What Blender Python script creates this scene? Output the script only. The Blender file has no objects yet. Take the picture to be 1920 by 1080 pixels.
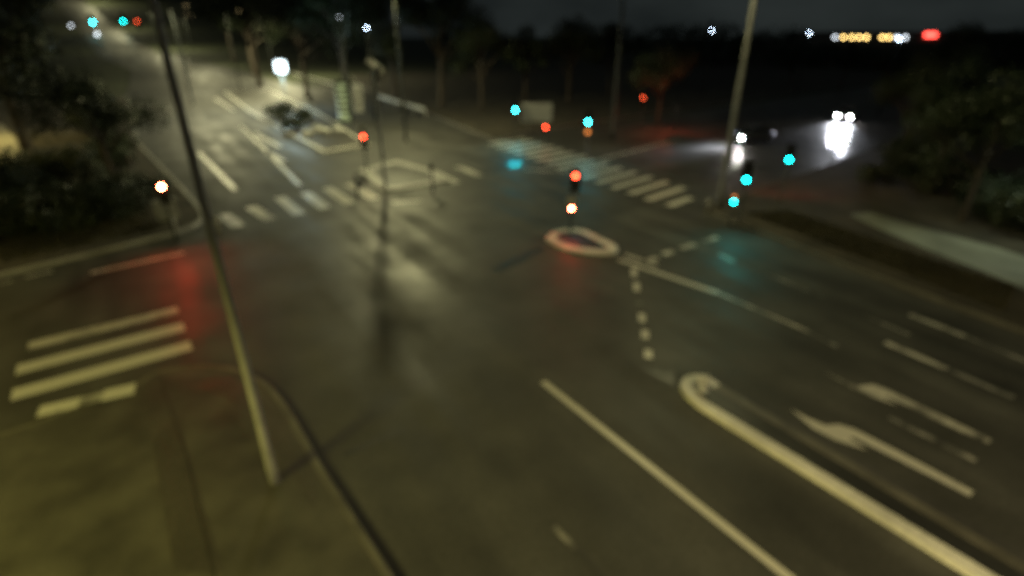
import bpy, bmesh, math, random
from mathutils import Vector, Matrix
random.seed(7)
R = math.radians
sc = bpy.context.scene
col = sc.collection

# ------------------------------------------------------------------ camera
CAM_H, PITCH, FPX = 9.0, R(25.4), 1000.0
cd = bpy.data.cameras.new('camera')
cam = bpy.data.objects.new('camera', cd); col.objects.link(cam)
cam.location = (0, 0, CAM_H)
cam.rotation_euler = (R(90) - PITCH, 0, 0)
cd.sensor_width = 36.0
cd.lens = 36.0 * FPX / 1920.0
cd.clip_start, cd.clip_end = 0.05, 4000
cd.dof.use_dof = True                      # the night camera is focused far too close
cd.dof.focus_distance = 0.5
cd.dof.aperture_fstop = 2.25
sc.camera = cam

# ------------------------------------------------------------------ night sky
w = bpy.data.worlds.new('World'); sc.world = w; w.use_nodes = True
nt = w.node_tree; nt.nodes.clear()
out = nt.nodes.new('ShaderNodeOutputWorld')
sky = nt.nodes.new('ShaderNodeTexSky'); sky.sky_type = 'NISHITA'; sky.sun_disc = False
sky.sun_elevation = R(-4.0); sky.sun_rotation = R(200)
bg1 = nt.nodes.new('ShaderNodeBackground'); bg1.inputs[1].default_value = 0.05
nt.links.new(sky.outputs[0], bg1.inputs[0])
tc = nt.nodes.new('ShaderNodeTexCoord')
mp = nt.nodes.new('ShaderNodeMapping'); mp.inputs['Scale'].default_value = (1, 1, 3.0)
cn = nt.nodes.new('ShaderNodeTexNoise'); cn.inputs['Scale'].default_value = 3.2; cn.inputs['Detail'].default_value = 5
cr = nt.nodes.new('ShaderNodeValToRGB')
cr.color_ramp.elements[0].position = 0.35; cr.color_ramp.elements[0].color = (0.007, 0.009, 0.009, 1)
cr.color_ramp.elements[1].position = 0.7; cr.color_ramp.elements[1].color = (0.023, 0.028, 0.027, 1)
bg2 = nt.nodes.new('ShaderNodeBackground'); bg2.inputs[1].default_value = 1.0     # cloud lit by the town
nt.links.new(tc.outputs['Generated'], mp.inputs[0]); nt.links.new(mp.outputs[0], cn.inputs[0])
nt.links.new(cn.outputs[0], cr.inputs[0]); nt.links.new(cr.outputs[0], bg2.inputs[0])
ad = nt.nodes.new('ShaderNodeAddShader')
nt.links.new(bg1.outputs[0], ad.inputs[0]); nt.links.new(bg2.outputs[0], ad.inputs[1])
nt.links.new(ad.outputs[0], out.inputs[0])

sc.view_settings.view_transform = 'Standard'
sc.view_settings.look = 'None'
sc.view_settings.exposure = 0.0
sc.view_settings.gamma = 1.0
sc.cycles.use_denoising = True
sc.cycles.denoising_prefilter = 'NONE'
sc.cycles.denoising_input_passes = 'RGB_ALBEDO_NORMAL'
sc.cycles.sample_clamp_indirect = .5
sc.cycles.max_bounces = 4
sc.cycles.use_adaptive_sampling = False
sc.cycles.pixel_filter_type = 'BLACKMAN_HARRIS'
sc.cycles.filter_width = 1.9            # soft sensor: the photo's own grain is coarse and weak

# ------------------------------------------------------------------ surveying: photo sight lines onto real ground
CP, SP = math.cos(PITCH), math.sin(PITCH)
def ray(u, v):
    x = (u - 960) / FPX; y = -(v - 540) / FPX
    return Vector((x, CP + y * SP, -SP + y * CP))
def G(u, v, z=0.0):
    d = ray(u, v); t = (CAM_H - z) / -d.z
    return Vector((t * d.x, t * d.y, z))
def GD(u, v, dist):                       # a point at a horizontal distance
    d = ray(u, v); t = dist / math.hypot(d.x, d.y)
    return Vector((t * d.x, t * d.y, CAM_H + t * d.z))
MD = Vector((-0.552, 0.834, 0))           # main road, away from us
CDR = Vector((math.cos(R(41)), math.sin(R(41)), 0))   # cross street, away to the right
def hill(x, y):
    s = -0.552 * x + 0.834 * y
    if s < 115: return 0.0
    s = min(s, 520)
    l = .834 * x + .552 * y
    return 0.00027 * (s - 115) ** 2 * min(1.0, max(0.0, (210 - l) / 140))

# ------------------------------------------------------------------ helpers
def link(o, parent=None):
    col.objects.link(o)
    if parent is not None: o.parent = parent
    return o
def mesh_obj(name, verts, faces, m, parent=None, smooth=False):
    me = bpy.data.meshes.new(name); me.from_pydata([tuple(v) for v in verts], [], faces); me.update()
    if m is not None: me.materials.append(m)
    if smooth:
        for p in me.polygons: p.use_smooth = True
    return link(bpy.data.objects.new(name, me), parent)
def bm_obj(name, bm, m, parent=None, smooth=False):
    me = bpy.data.meshes.new(name); bm.normal_update(); bm.to_mesh(me); bm.free()
    if m is not None: me.materials.append(m)
    if smooth:
        for p in me.polygons: p.use_smooth = True
    return link(bpy.data.objects.new(name, me), parent)
def tag(o, label, cat, group=None):
    o['label'] = label; o['category'] = cat
    if group: o['group'] = group
    return o
def thing(name, label, cat, loc=(0, 0, 0), rz=0.0, group=None):
    o = bpy.data.objects.new(name, None); col.objects.link(o)
    o.location = loc; o.rotation_euler = (0, 0, rz); o.empty_display_size = .3
    return tag(o, label, cat, group)
def struct(o):
    o['kind'] = 'structure'; return o
def box(bm, c, s, rot=None, bev=0.0):
    M = Matrix.Translation(c) @ (rot.to_4x4() if rot else Matrix.Identity(4)) @ Matrix.Diagonal((s[0], s[1], s[2], 1))
    r = bmesh.ops.create_cube(bm, size=1, matrix=M)
    if bev:
        es = {e for v in r['verts'] for e in v.link_edges}
        bmesh.ops.bevel(bm, geom=list(es), offset=bev, segments=2, affect='EDGES')
def tube(bm, pts, rads, n=14, cap=True):
    pts = [Vector(p) for p in pts]; rings = []
    for i, p in enumerate(pts):
        a = pts[max(i - 1, 0)]; b = pts[min(i + 1, len(pts) - 1)]
        t = (b - a).normalized()
        ref = Vector((0, 1, 0)) if abs(t.y) < .9 else Vector((1, 0, 0))
        u = t.cross(ref).normalized(); v = t.cross(u)
        rings.append([bm.verts.new(p + (u * math.cos(k * 2 * math.pi / n) + v * math.sin(k * 2 * math.pi / n)) * rads[i]) for k in range(n)])
    for a, b in zip(rings, rings[1:]):
        for k in range(n): bm.faces.new((a[k], a[(k + 1) % n], b[(k + 1) % n], b[k]))
    if cap:
        bm.faces.new(rings[0][::-1]); bm.faces.new(rings[-1])

# ------------------------------------------------------------------ materials
def mat(name, colr, rough=.6, metal=0.0, noise=None, bump=None, spec=.5, coat=0.0, rough_var=None):
    m = bpy.data.materials.new(name); m.use_nodes = True; t = m.node_tree
    b = t.nodes['Principled BSDF']
    b.inputs['Base Color'].default_value = (*colr, 1); b.inputs['Roughness'].default_value = rough
    b.inputs['Metallic'].default_value = metal; b.inputs['Specular IOR Level'].default_value = spec
    b.inputs['Coat Weight'].default_value = coat
    co = t.nodes.new('ShaderNodeTexCoord')
    def nz(scale, detail=4):
        n = t.nodes.new('ShaderNodeTexNoise'); n.inputs['Scale'].default_value = scale; n.inputs['Detail'].default_value = detail
        t.links.new(co.outputs['Object'], n.inputs[0]); return n
    if noise:
        sc_, lo, hi = noise
        n = nz(sc_, 6); r = t.nodes.new('ShaderNodeMapRange')
        r.inputs['From Min'].default_value = .3; r.inputs['From Max'].default_value = .7
        r.inputs['To Min'].default_value = lo; r.inputs['To Max'].default_value = hi
        t.links.new(n.outputs[0], r.inputs[0])
        n2 = nz(sc_ * 23, 3); r2 = t.nodes.new('ShaderNodeMapRange')
        r2.inputs['From Min'].default_value = .25; r2.inputs['From Max'].default_value = .75
        r2.inputs['To Min'].default_value = .75; r2.inputs['To Max'].default_value = 1.25
        t.links.new(n2.outputs[0], r2.inputs[0])
        mu = t.nodes.new('ShaderNodeMath'); mu.operation = 'MULTIPLY'
        t.links.new(r.outputs[0], mu.inputs[0]); t.links.new(r2.outputs[0], mu.inputs[1])
        vm = t.nodes.new('ShaderNodeVectorMath'); vm.operation = 'SCALE'; vm.inputs[0].default_value = colr
        t.links.new(mu.outputs[0], vm.inputs['Scale']); t.links.new(vm.outputs[0], b.inputs['Base Color'])
    if rough_var:
        sc_, lo, hi = rough_var
        n = nz(sc_, 4); r = t.nodes.new('ShaderNodeMapRange')
        r.inputs['From Min'].default_value = .35; r.inputs['From Max'].default_value = .65
        r.inputs['To Min'].default_value = lo; r.inputs['To Max'].default_value = hi
        t.links.new(n.outputs[0], r.inputs[0]); t.links.new(r.outputs[0], b.inputs['Roughness'])
    if bump:
        n = nz(bump[0], 4); bp = t.nodes.new('ShaderNodeBump')
        bp.inputs['Strength'].default_value = bump[1]; bp.inputs['Distance'].default_value = .01
        t.links.new(n.outputs[0], bp.inputs['Height']); t.links.new(bp.outputs[0], b.inputs['Normal'])
    return m
def lanes(m):
    t = m.node_tree; b = t.nodes['Principled BSDF']
    src = b.inputs['Base Color'].links[0].from_socket
    co = t.nodes.new('ShaderNodeTexCoord'); mpn = t.nodes.new('ShaderNodeMapping')
    mpn.vector_type = 'TEXTURE'; mpn.inputs['Rotation'].default_value = (0, 0, R(-56.5)); mpn.inputs['Scale'].default_value = (14, 1.1, 1)
    n = t.nodes.new('ShaderNodeTexNoise'); n.inputs['Scale'].default_value = 1.0; n.inputs['Detail'].default_value = 5
    t.links.new(co.outputs['Object'], mpn.inputs[0]); t.links.new(mpn.outputs[0], n.inputs[0])
    r = t.nodes.new('ShaderNodeMapRange'); r.inputs['From Min'].default_value = .35; r.inputs['From Max'].default_value = .65
    r.inputs['To Min'].default_value = .78; r.inputs['To Max'].default_value = 1.18
    t.links.new(n.outputs[0], r.inputs[0])
    vm = t.nodes.new('ShaderNodeVectorMath'); vm.operation = 'SCALE'
    t.links.new(src, vm.inputs[0]); t.links.new(r.outputs[0], vm.inputs['Scale']); t.links.new(vm.outputs[0], b.inputs['Base Color'])
    rs = b.inputs['Roughness'].links[0].from_socket
    m2 = t.nodes.new('ShaderNodeMath'); m2.operation = 'MULTIPLY'
    r2 = t.nodes.new('ShaderNodeMapRange'); r2.inputs['From Min'].default_value = .38; r2.inputs['From Max'].default_value = .62
    r2.inputs['To Min'].default_value = .84; r2.inputs['To Max'].default_value = 1.12
    t.links.new(n.outputs[0], r2.inputs[0]); t.links.new(rs, m2.inputs[0]); t.links.new(r2.outputs[0], m2.inputs[1]); t.links.new(m2.outputs[0], b.inputs['Roughness'])
    return m
def emit(name, colr, s):
    m = bpy.data.materials.new(name); m.use_nodes = True; b = m.node_tree.nodes['Principled BSDF']
    b.inputs['Base Color'].default_value = (*[c * .3 for c in colr], 1)
    b.inputs['Emission Color'].default_value = (*colr, 1); b.inputs['Emission Strength'].default_value = s
    return m
def paint(name, keep, colr=(.60, .58, .52)):      # road paint worn through to asphalt
    m = bpy.data.materials.new(name); m.use_nodes = True; t = m.node_tree; b = t.nodes['Principled BSDF']
    co = t.nodes.new('ShaderNodeTexCoord')
    n = t.nodes.new('ShaderNodeTexNoise'); n.inputs['Scale'].default_value = 1.1; n.inputs['Detail'].default_value = 8
    n.inputs['Roughness'].default_value = .72
    t.links.new(co.outputs['Object'], n.inputs[0])
    r = t.nodes.new('ShaderNodeMapRange'); c = .72 - .45 * keep
    r.inputs['From Min'].default_value = c - .10; r.inputs['From Max'].default_value = c + .10
    r.inputs['To Min'].default_value = 0; r.inputs['To Max'].default_value = 1
    t.links.new(n.outputs[0], r.inputs[0])
    mx = t.nodes.new('ShaderNodeMix'); mx.data_type = 'RGBA'
    mx.inputs['A'].default_value = (.045, .044, .042, 1); mx.inputs['B'].default_value = (*colr, 1)
    t.links.new(r.outputs[0], mx.inputs['Factor']); t.links.new(mx.outputs['Result'], b.inputs['Base Color'])
    b.inputs['Roughness'].default_value = .38
    return m
M = {}
M['asphalt'] = mat('wet_asphalt', (.06, .059, .055), .4, noise=(.45, .66, 1.36), spec=.36, rough_var=(.35, .55, .68))
lanes(M['asphalt'])
M['footway'] = mat('wet_footway_asphalt', (.060, .057, .048), .5, noise=(.8, .55, 1.45), rough_var=(.5, .46, .64))
M['concrete'] = mat('pale_concrete', (.34, .33, .30), .55, noise=(.6, .7, 1.2), bump=(60, .3))
M['kerb'] = mat('kerb_stone', (.19, .18, .165), .5, noise=(1.2, .6, 1.3), bump=(50, .3))
M['kerb_dark'] = mat('wet_kerb_stone', (.115, .108, .09), .5, noise=(1.2, .6, 1.3), bump=(50, .3))
M['white_kerb'] = mat('white_painted_kerb', (.74, .72, .65), .45, noise=(.7, .72, 1.15), bump=(30, .2))
M['soil'] = mat('earth', (.05, .042, .03), .9, noise=(.5, .5, 1.4), bump=(20, .6))
M['turf'] = mat('turf', (.035, .042, .018), .9, noise=(.5, .5, 1.5), bump=(30, .8))
M['path'] = mat('grey_path', (.21, .22, .18), .6, noise=(.5, .6, 1.3))
M['dry'] = mat('dull_grass', (.065, .058, .032), .8, noise=(.5, .6, 1.4))
M['pillar'] = mat('pale_green_panels', (.40, .50, .42), .45, noise=(2, .8, 1.1))
M['rail'] = mat('brown_railing', (.10, .06, .04), .6)
M['paint'] = paint('white_road_paint', .93)
M['paint_mid'] = paint('worn_road_paint', .62)
M['paint_old'] = paint('faded_road_paint', .40, (.40, .39, .36))
M['galv'] = mat('galvanised_steel', (.36, .36, .34), .5, .35, noise=(2.0, .8, 1.15))
M['pole_grey'] = mat('dull_painted_pole', (.23, .23, .23), .6, .1, noise=(1.5, .75, 1.2))
M['dark'] = mat('dark_green_steel', (.03, .033, .03), .45, .1)
M['black'] = mat('black_plastic', (.012, .012, .012), .4)
M['lens_off'] = mat('unlit_lens', (.03, .025, .02), .15, coat=.5)
M['bark'] = mat('bark', (.07, .055, .04), .85, noise=(3, .6, 1.3), bump=(12, .7))
M['leaf'] = mat('leaf', (.034, .046, .018), .55, noise=(.35, .5, 1.5))
M['leaf2'] = mat('dark_leaf', (.03, .045, .02), .6, noise=(.4, .5, 1.5))
M['white'] = mat('white_coated_metal', (.62, .62, .60), .4, noise=(2, .85, 1.1))
M['wall'] = mat('rendered_wall', (.24, .22, .19), .8, noise=(.3, .7, 1.2))
M['stone'] = mat('pale_stone', (.42, .42, .40), .6, noise=(1.5, .7, 1.2), bump=(15, .5))
M['tyre'] = mat('rubber', (.02, .02, .02), .7)
M['rim'] = mat('alloy', (.4, .4, .42), .3, .8)
M['glass'] = mat('dark_glass', (.012, .014, .016), .06, spec=.8)
M['silver'] = mat('silver_car_paint', (.22, .23, .25), .3, .4, coat=.8)
M['darkcar'] = mat('dark_car_paint', (.10, .105, .12), .3, .3, coat=.8)
M['red_hot'] = emit('red_signal_lit', (1, .075, .035), 330)
M['red_mid'] = emit('red_signal_soft', (1, .07, .025), 26)
M['red_dim'] = emit('red_signal_far', (1, .10, .03), 9)
M['amber_dim'] = emit('amber_signal_faint', (1, .30, .06), 1.6)
M['green'] = emit('green_signal_lit', (.005, .75, .72), 34)
M['green_far'] = emit('green_signal_far', (.04, .8, .9), 60)
M['head'] = emit('headlight_lit', (1, .95, .9), 900)
M['lampw'] = emit('cool_lamp_lit', (.80, .95, 1), 5)
M['lamps'] = emit('sodium_lamp_lit', (1, .74, .34), 1)
M['far_white'] = emit('distant_lamp_white', (.62, .78, 1), 40)
M['far_dimw'] = emit('distant_lamp_dim', (.5, .55, .6), 8)
M['far_yel'] = emit('distant_window_yellow', (1, .68, .22), 9)
M['far_red'] = emit('distant_red_sign', (1, .07, .05), 7)

# ------------------------------------------------------------------ ground
def grid_ground():
    ss = [-260, 0, 115] + [115 + 27 * k for k in range(1, 16)] + [560, 1600]
    ls = [-1500, -300, 0, 70, 105, 140, 175, 210, 1500]
    N = Vector((.834, .552, 0)); vs = []; fs = []
    for s in ss:
        for l in ls:
            p = MD * s + N * l; vs.append((p.x, p.y, hill(p.x, p.y) - .06))
    n = len(ls)
    for i in range(len(ss) - 1):
        for j in range(n - 1): fs.append((i * n + j, i * n + j + 1, (i + 1) * n + j + 1, (i + 1) * n + j))
    return mesh_obj('ground', vs, fs, M['turf'])
struct(grid_ground())

def ribbon(name, path, widths, m, z=0.0, step=9.0):
    """a road ribbon following the terrain"""
    P = []; W = []
    for i in range(len(path) - 1):
        a, b = Vector(path[i]), Vector(path[i + 1]); n = max(1, int((b - a).length / step))
        for k in range(n):
            P.append(a.lerp(b, k / n)); W.append(widths[i] + (widths[i + 1] - widths[i]) * k / n)
    P.append(Vector(path[-1])); W.append(widths[-1])
    vs = []; fs = []
    for i, p in enumerate(P):
        t = (P[min(i + 1, len(P) - 1)] - P[max(i - 1, 0)]); t.z = 0; t.normalize(); nn = Vector((-t.y, t.x, 0))
        for sgn in (-1, 1):
            q = p + nn * W[i] / 2 * sgn; h = hill(q.x, q.y); vs.append((q.x, q.y, z + h + (.10 if h > .02 else 0)))
    for i in range(len(P) - 1): fs.append((2 * i, 2 * i + 2, 2 * i + 3, 2 * i + 1))
    return mesh_obj(name, vs, fs, m)

# main road: one ribbon from behind the camera to the foot of the hill, then up it and bending left
mid_near = G(1285, 740) * 1.0
c0 = Vector((6.2, 14.5, 0)) - MD * 60; c1 = Vector((-36, 74, 0))
# road sheet as one polygon wide enough for every kerb line (verges sit on top of it)
N_ = Vector((.834, .552, 0))
road_c = Vector((-3.5, 27, 0))
def pt(s, l): return road_c + MD * s + N_ * l
vs = []; fs = []
rows = [-90, -30, 0, 30, 60, 85]
for s in rows: vs += [pt(s, -24), pt(s, 26)]
for i in range(len(rows) - 1): fs.append((2 * i, 2 * i + 1, 2 * i + 3, 2 * i + 2))
struct(mesh_obj('road', [(v.x, v.y, 0) for v in vs], fs, M['asphalt']))
rf = ribbon('road', [pt(85, 1.0), pt(110, 0), pt(150, -1), GD(240, 92, 225), GD(192, 62, 310), GD(150, 30, 400), GD(95, 0, 520)],
            [30, 26, 22, 17, 15, 14, 14], M['asphalt'], z=.004)
struct(rf)
# cross street arms
arm0 = (G(1150, 300) + CDR * 0)
struct(ribbon('road', [Vector((10.0, 40.0, 0)) , Vector((10, 40, 0)) + CDR * 60, Vector((10, 40, 0)) + CDR * 140], [34, 30, 26], M['asphalt'], z=-.004, step=30))
struct(ribbon('road', [Vector((-12, 19, 0)), Vector((-12, 19, 0)) - CDR * 50], [22, 20], M['asphalt'], z=-.004, step=30))

def raised(name, pts, m_top, h=.12, kerb=M['kerb'], kw=.16, parent=None, closed=True, plain=None, kerb2=None):
    """a kerbed block: kerb stones round it as one mesh, infill a little lower"""
    pts = [Vector((p[0], p[1], 0)) for p in pts]; n = len(pts)
    area = sum(pts[i].x * pts[(i + 1) % n].y - pts[(i + 1) % n].x * pts[i].y for i in range(n))
    if area < 0: pts = pts[::-1]
    inner = []
    for i in range(n):
        a, b, c = pts[i - 1], pts[i], pts[(i + 1) % n]
        t1 = (b - a).normalized(); t2 = (c - b).normalized()
        n1 = Vector((-t1.y, t1.x, 0)); n2 = Vector((-t2.y, t2.x, 0)); nn = (n1 + n2)
        nn = nn.normalized() if nn.length > 1e-4 else n1
        inner.append(b + nn * kw / max(.5, nn.dot(n1)))
    vs = []; fs = []
    for i in range(n):
        o = pts[i]; q = inner[i]; m_ = (q - o).normalized() * .02
        vs += [(o.x, o.y, -.03), (o.x, o.y, h - .02), (o.x + m_.x, o.y + m_.y, h), (q.x, q.y, h), (q.x, q.y, h - .03)]
    for i in range(n):
        a = i * 5; b = ((i + 1) % n) * 5
        for k in range(4): fs.append((a + k, b + k, b + k + 1, a + k + 1))
    k_ = mesh_obj('kerb', vs, fs, kerb, parent)
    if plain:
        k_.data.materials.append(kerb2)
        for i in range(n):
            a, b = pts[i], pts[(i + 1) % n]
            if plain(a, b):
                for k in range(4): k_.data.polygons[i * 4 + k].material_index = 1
    bm = bmesh.new(); f = bm.faces.new([bm.verts.new((q.x, q.y, h - .012)) for q in inner])
    bmesh.ops.triangulate(bm, faces=[f])
    t_ = bm_obj(name, bm, m_top, parent)
    for p in t_.data.polygons:
        if p.normal.z < 0: p.flip()
    return k_, t_
def curve(pts, n=6):
    """Catmull-Rom through ground points"""
    o = []
    for i in range(len(pts) - 1):
        p0, p1, p2, p3 = pts[max(i - 1, 0)], pts[i], pts[i + 1], pts[min(i + 2, len(pts) - 1)]
        for k in range(n):
            t = k / n
            o.append(.5 * ((2 * p1) + (p2 - p0) * t + (2 * p0 - 5 * p1 + 4 * p2 - p3) * t * t + (3 * p1 - p0 - 3 * p2 + p3) * t ** 3))
    o.append(pts[-1]); return o

# near left footway corner
e0 = G(735, 1080); e1 = G(600, 870)
edge = [e0 - (e1 - e0).normalized() * 25, e0, e1] + curve([G(548, 778), G(505, 725), G(450, 697), G(380, 688), G(300, 700), G(262, 722)])
edge += [G(130, 772), G(60, 800), G(60, 800) - CDR * 45, Vector((-60, -30, 0))]
k_, t_ = raised('pavement', edge, M['footway'], kerb=M['kerb_dark']); struct(k_); struct(t_)
shade_edge = [e0 - (e1 - e0).normalized() * 25, e0, e1] + curve([G(548, 778), G(505, 725), G(450, 697), G(380, 688)])
M['kerb_shade'] = mat('kerb_shade_and_joint', (.017, .016, .013), .5, noise=(1.5, .6, 1.3))  # dark strip paints the kerb's cast shade onto the road
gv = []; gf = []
for i, q in enumerate(shade_edge):
    t_ = (shade_edge[min(i + 1, len(shade_edge) - 1)] - shade_edge[max(i - 1, 0)]).normalized(); nn = Vector((t_.y, -t_.x, 0))
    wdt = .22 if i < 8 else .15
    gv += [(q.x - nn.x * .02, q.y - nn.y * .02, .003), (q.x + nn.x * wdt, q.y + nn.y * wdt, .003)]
for i in range(len(shade_edge) - 1): gf.append((2 * i, 2 * i + 1, 2 * i + 3, 2 * i + 2))
struct(mesh_obj('kerb_shade', gv, gf, M['kerb_shade']))
# slab joint and darker service strip on the near footway
def flat(name, pts, m, z):
    pts = [Vector((p[0], p[1], z)) for p in pts]
    bm = bmesh.new(); f = bm.faces.new([bm.verts.new(p) for p in pts]); bmesh.ops.triangulate(bm, faces=[f])
    o = bm_obj(name, bm, m)
    for p in o.data.polygons:
        if p.normal.z < 0: p.flip()
    return o
M['patch'] = mat('older_footway_asphalt', (.051, .047, .039), .5, noise=(.6, .7, 1.3), bump=(90, .4), rough_var=(.7, .4, .6))
M['patch2'] = mat('repair_and_shade_asphalt', (.030, .030, .029), .36, noise=(.6, .8, 1.2), bump=(120, .3), rough_var=(.7, .3, .45))
flatp = flat('pavement', [G(285, 712), G(440, 712), G(540, 800), G(600, 905), G(590, 960), G(480, 800), G(420, 745), G(330, 740)], M['patch'], .113); struct(flatp)
struct(flat('pavement', [G(272, 735), G(320, 735), G(420, 1080), G(330, 1080)], M['patch'], .1125))

for a_, b_, w_ in (((300, 708), (352, 860), .03), ((352, 860), (405, 1090), .03)):
    p1, p2 = G(*a_), G(*b_); t1 = (p2 - p1).normalized(); nn = Vector((-t1.y, t1.x, 0)) * w_ / 2
    struct(mesh_obj('paving_joint', [(*(p1 - nn).xy, .1155), (*(p2 - nn).xy, .1155), (*(p2 + nn).xy, .1155), (*(p1 + nn).xy, .1155)], [(0, 1, 2, 3)], M['kerb_shade']))  # dark joint, shares its material with the painted kerb shade
# far left corner block
edge = [G(0, 520) - CDR * 40, G(0, 520), G(150, 485), G(330, 440)] + curve([G(365, 428), G(385, 410), G(372, 385), G(345, 355)], 4)
far_l = pt(84, -13.5)
edge += [G(262, 270), far_l, pt(84, -120), pt(-20, -120)]
k_, t_ = raised('verge', edge, M['soil'], h=.13, kerb=M['concrete'], kw=.22); struct(k_); struct(t_)
# right verge
edge = [G(1900, 620) - MD * 40, G(1900, 620), G(1640, 522), G(1450, 448)] + curve([G(1380, 422), G(1335, 402), G(1325, 392), G(1345, 383)], 4)
pr = G(1345, 383) + CDR * 4
edge += [pr, G(1345, 383) + CDR * 120, Vector((170, 60, 0)), Vector((120, -40, 0))]
k_, t_ = raised('verge', edge, M['soil'], h=.13, kerb=M['kerb_dark']); struct(k_); struct(t_)
# path behind the right verge
struct(ribbon('path', [G(1610, 404), G(1700, 437), G(1800, 470), G(1920, 512), G(2100, 590)], [1.4, 2.5, 3.3, 3.6, 3.6], M['path'], z=.125, step=3))
# far block beyond the junction
cA = G(930, 266); cB = G(1000, 247)
edge = [pt(84, 24.2), cA - (cA - pt(84, 24.2)).normalized() * 3] + curve([cA, G(960, 256), cB], 4) + [cB + CDR * 120, Vector((60, 320, 0)), Vector((-60, 200, 0))]
k_, t_ = raised('verge', edge, M['soil'], h=.13); struct(k_); struct(t_)

# median of the far branch
mA = [G(607, 287), G(692, 272), G(600, 214), G(500, 167), pt(84, 6.2), pt(84, 0.5), G(470, 213)]
k_, t_ = raised('median', mA, M['patch'], h=.14, kerb=M['white_kerb'], kw=.3); struct(k_); struct(t_)
for o in (k_, t_): o.name = 'median_kerb' if o is k_ else 'median'

# islands
def island(label, pts, kw, infill, kerbm=M['white_kerb'], h=.14, plain=None):
    c = sum((Vector(p) for p in pts), Vector()) / len(pts)
    t = thing('traffic_island', label, 'traffic island', (c.x, c.y, 0))
    loc = [Vector(p) - c for p in pts]
    raised('infill', loc, infill, h=h, kerb=kerbm, kw=kw, parent=t, plain=plain, kerb2=M['kerb_dark'])
    return t
tri = curve([G(1023, 450), G(1038, 438), G(1072, 433), G(1098, 437), G(1128, 451), G(1156, 466), G(1150, 478), G(1100, 478), G(1052, 468), G(1023, 452)], 4)[:-1]
island('small triangular island edged by a thick white kerb, in the middle of the junction', tri, .46, M['patch2'])
p0 = G(1830, 1092); dd = (p0 - G(1310, 765)).normalized(); q0 = G(1890, 1048)
lng = [p0 + dd * 14, p0, G(1310, 768)] + curve([G(1286, 748), G(1274, 728), G(1287, 711), G(1320, 710), G(1350, 728)], 4) + [G(1440, 782), q0, q0 + dd * 14]
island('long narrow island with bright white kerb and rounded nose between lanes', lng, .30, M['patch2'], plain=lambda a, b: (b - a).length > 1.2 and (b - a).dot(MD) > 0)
isB = [G(700, 348), G(722, 363), G(845, 342), G(815, 322), G(745, 304), G(672, 322)]
island('pale kerbed island at the crossing with a dark sunken middle', isB, .75, M['patch2'], M['concrete'])

# ------------------------------------------------------------------ painted markings
def line_mesh(name, segs, m, z=.008):
    vs = []; fs = []
    for a, b, wd in segs:
        a = Vector(a); b = Vector(b); t = (b - a).normalized(); nn = Vector((-t.y, t.x, 0)) * wd / 2
        i = len(vs); vs += [(*(a - nn).xy, z), (*(b - nn).xy, z), (*(b + nn).xy, z), (*(a + nn).xy, z)]; fs.append((i, i + 1, i + 2, i + 3))
    o = mesh_obj(name, vs, fs, m); return struct(o)
def px_line(name, m, *segs):
    return line_mesh(name, [(G(*s[0]), G(*s[1]), s[2]) for s in segs], m)
px_line('lane_line', M['paint'], ((1018, 716), (1490, 1092), .20))
px_line('lane_line', M['paint_old'], ((1038, 988), (1150, 1100), .13))
px_line('lane_line', M['paint'], ((1172, 478), (1232, 498), .20), ((1160, 487), (1345, 549), .30))
px_line('lane_line', M['paint_mid'], ((1345, 549), (1500, 615), .16))
px_line('lane_line', M['paint_old'], ((1500, 615), (1570, 650), .16), ((1440, 515), (1545, 558), .14), ((1345, 476), (1378, 492), .3))
px_line('stop_line', M['paint_mid'], ((1205, 492), (1232, 483), .35), ((1244, 477), (1262, 470), .35), ((1276, 466), (1303, 458), .35), ((1320, 453), (1345, 445), .3))
px_line('guide_dots', M['paint'], *[((x, y - 8), (x + 1, y + 8), .24) for x, y in ((1188, 511), (1193, 538), (1203, 596), (1209, 627), (1215, 664))])
px_line('guide_dots', M['paint_old'], *[((x, y - 4), (x + 1, y + 4), .25) for x, y in ((1198, 567),)])
px_line('lane_line', M['paint_mid'], ((1660, 642), (1775, 692), .26), ((1705, 590), (1808, 630), .24))
px_line('lane_line', M['paint_old'], ((1775, 692), (1900, 746), .22), ((1620, 592), (1705, 628), .15), ((1808, 630), (1925, 678), .16), ((1668, 783), (1830, 864), .18))
px_line('lane_line', M['paint_old'], ((1545, 855), (1740, 955), .12), ((1830, 1010), (1930, 1065), .12))
def arrow(pts, m):
    g = [G(*p) for p in pts]; c = sum(g, Vector()) / len(g)
    return struct(flat('lane_arrow', [c + MD * (p - c).dot(MD) * .97 + N_ * (p - c).dot(N_) * .72 for p in g], m, .008))
arrow([(1476, 768), (1510, 785), (1545, 798), (1575, 793), (1605, 800), (1700, 847), (1838, 920), (1828, 932), (1690, 863), (1600, 820), (1590, 822), (1625, 847), (1560, 830), (1515, 808)], M['paint'])
arrow([(1540, 698), (1580, 716), (1605, 724), (1640, 718), (1668, 728), (1760, 772), (1868, 824), (1860, 834), (1752, 786), (1668, 745), (1655, 744), (1682, 762), (1635, 748), (1590, 730)], M['paint_mid'])

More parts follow.
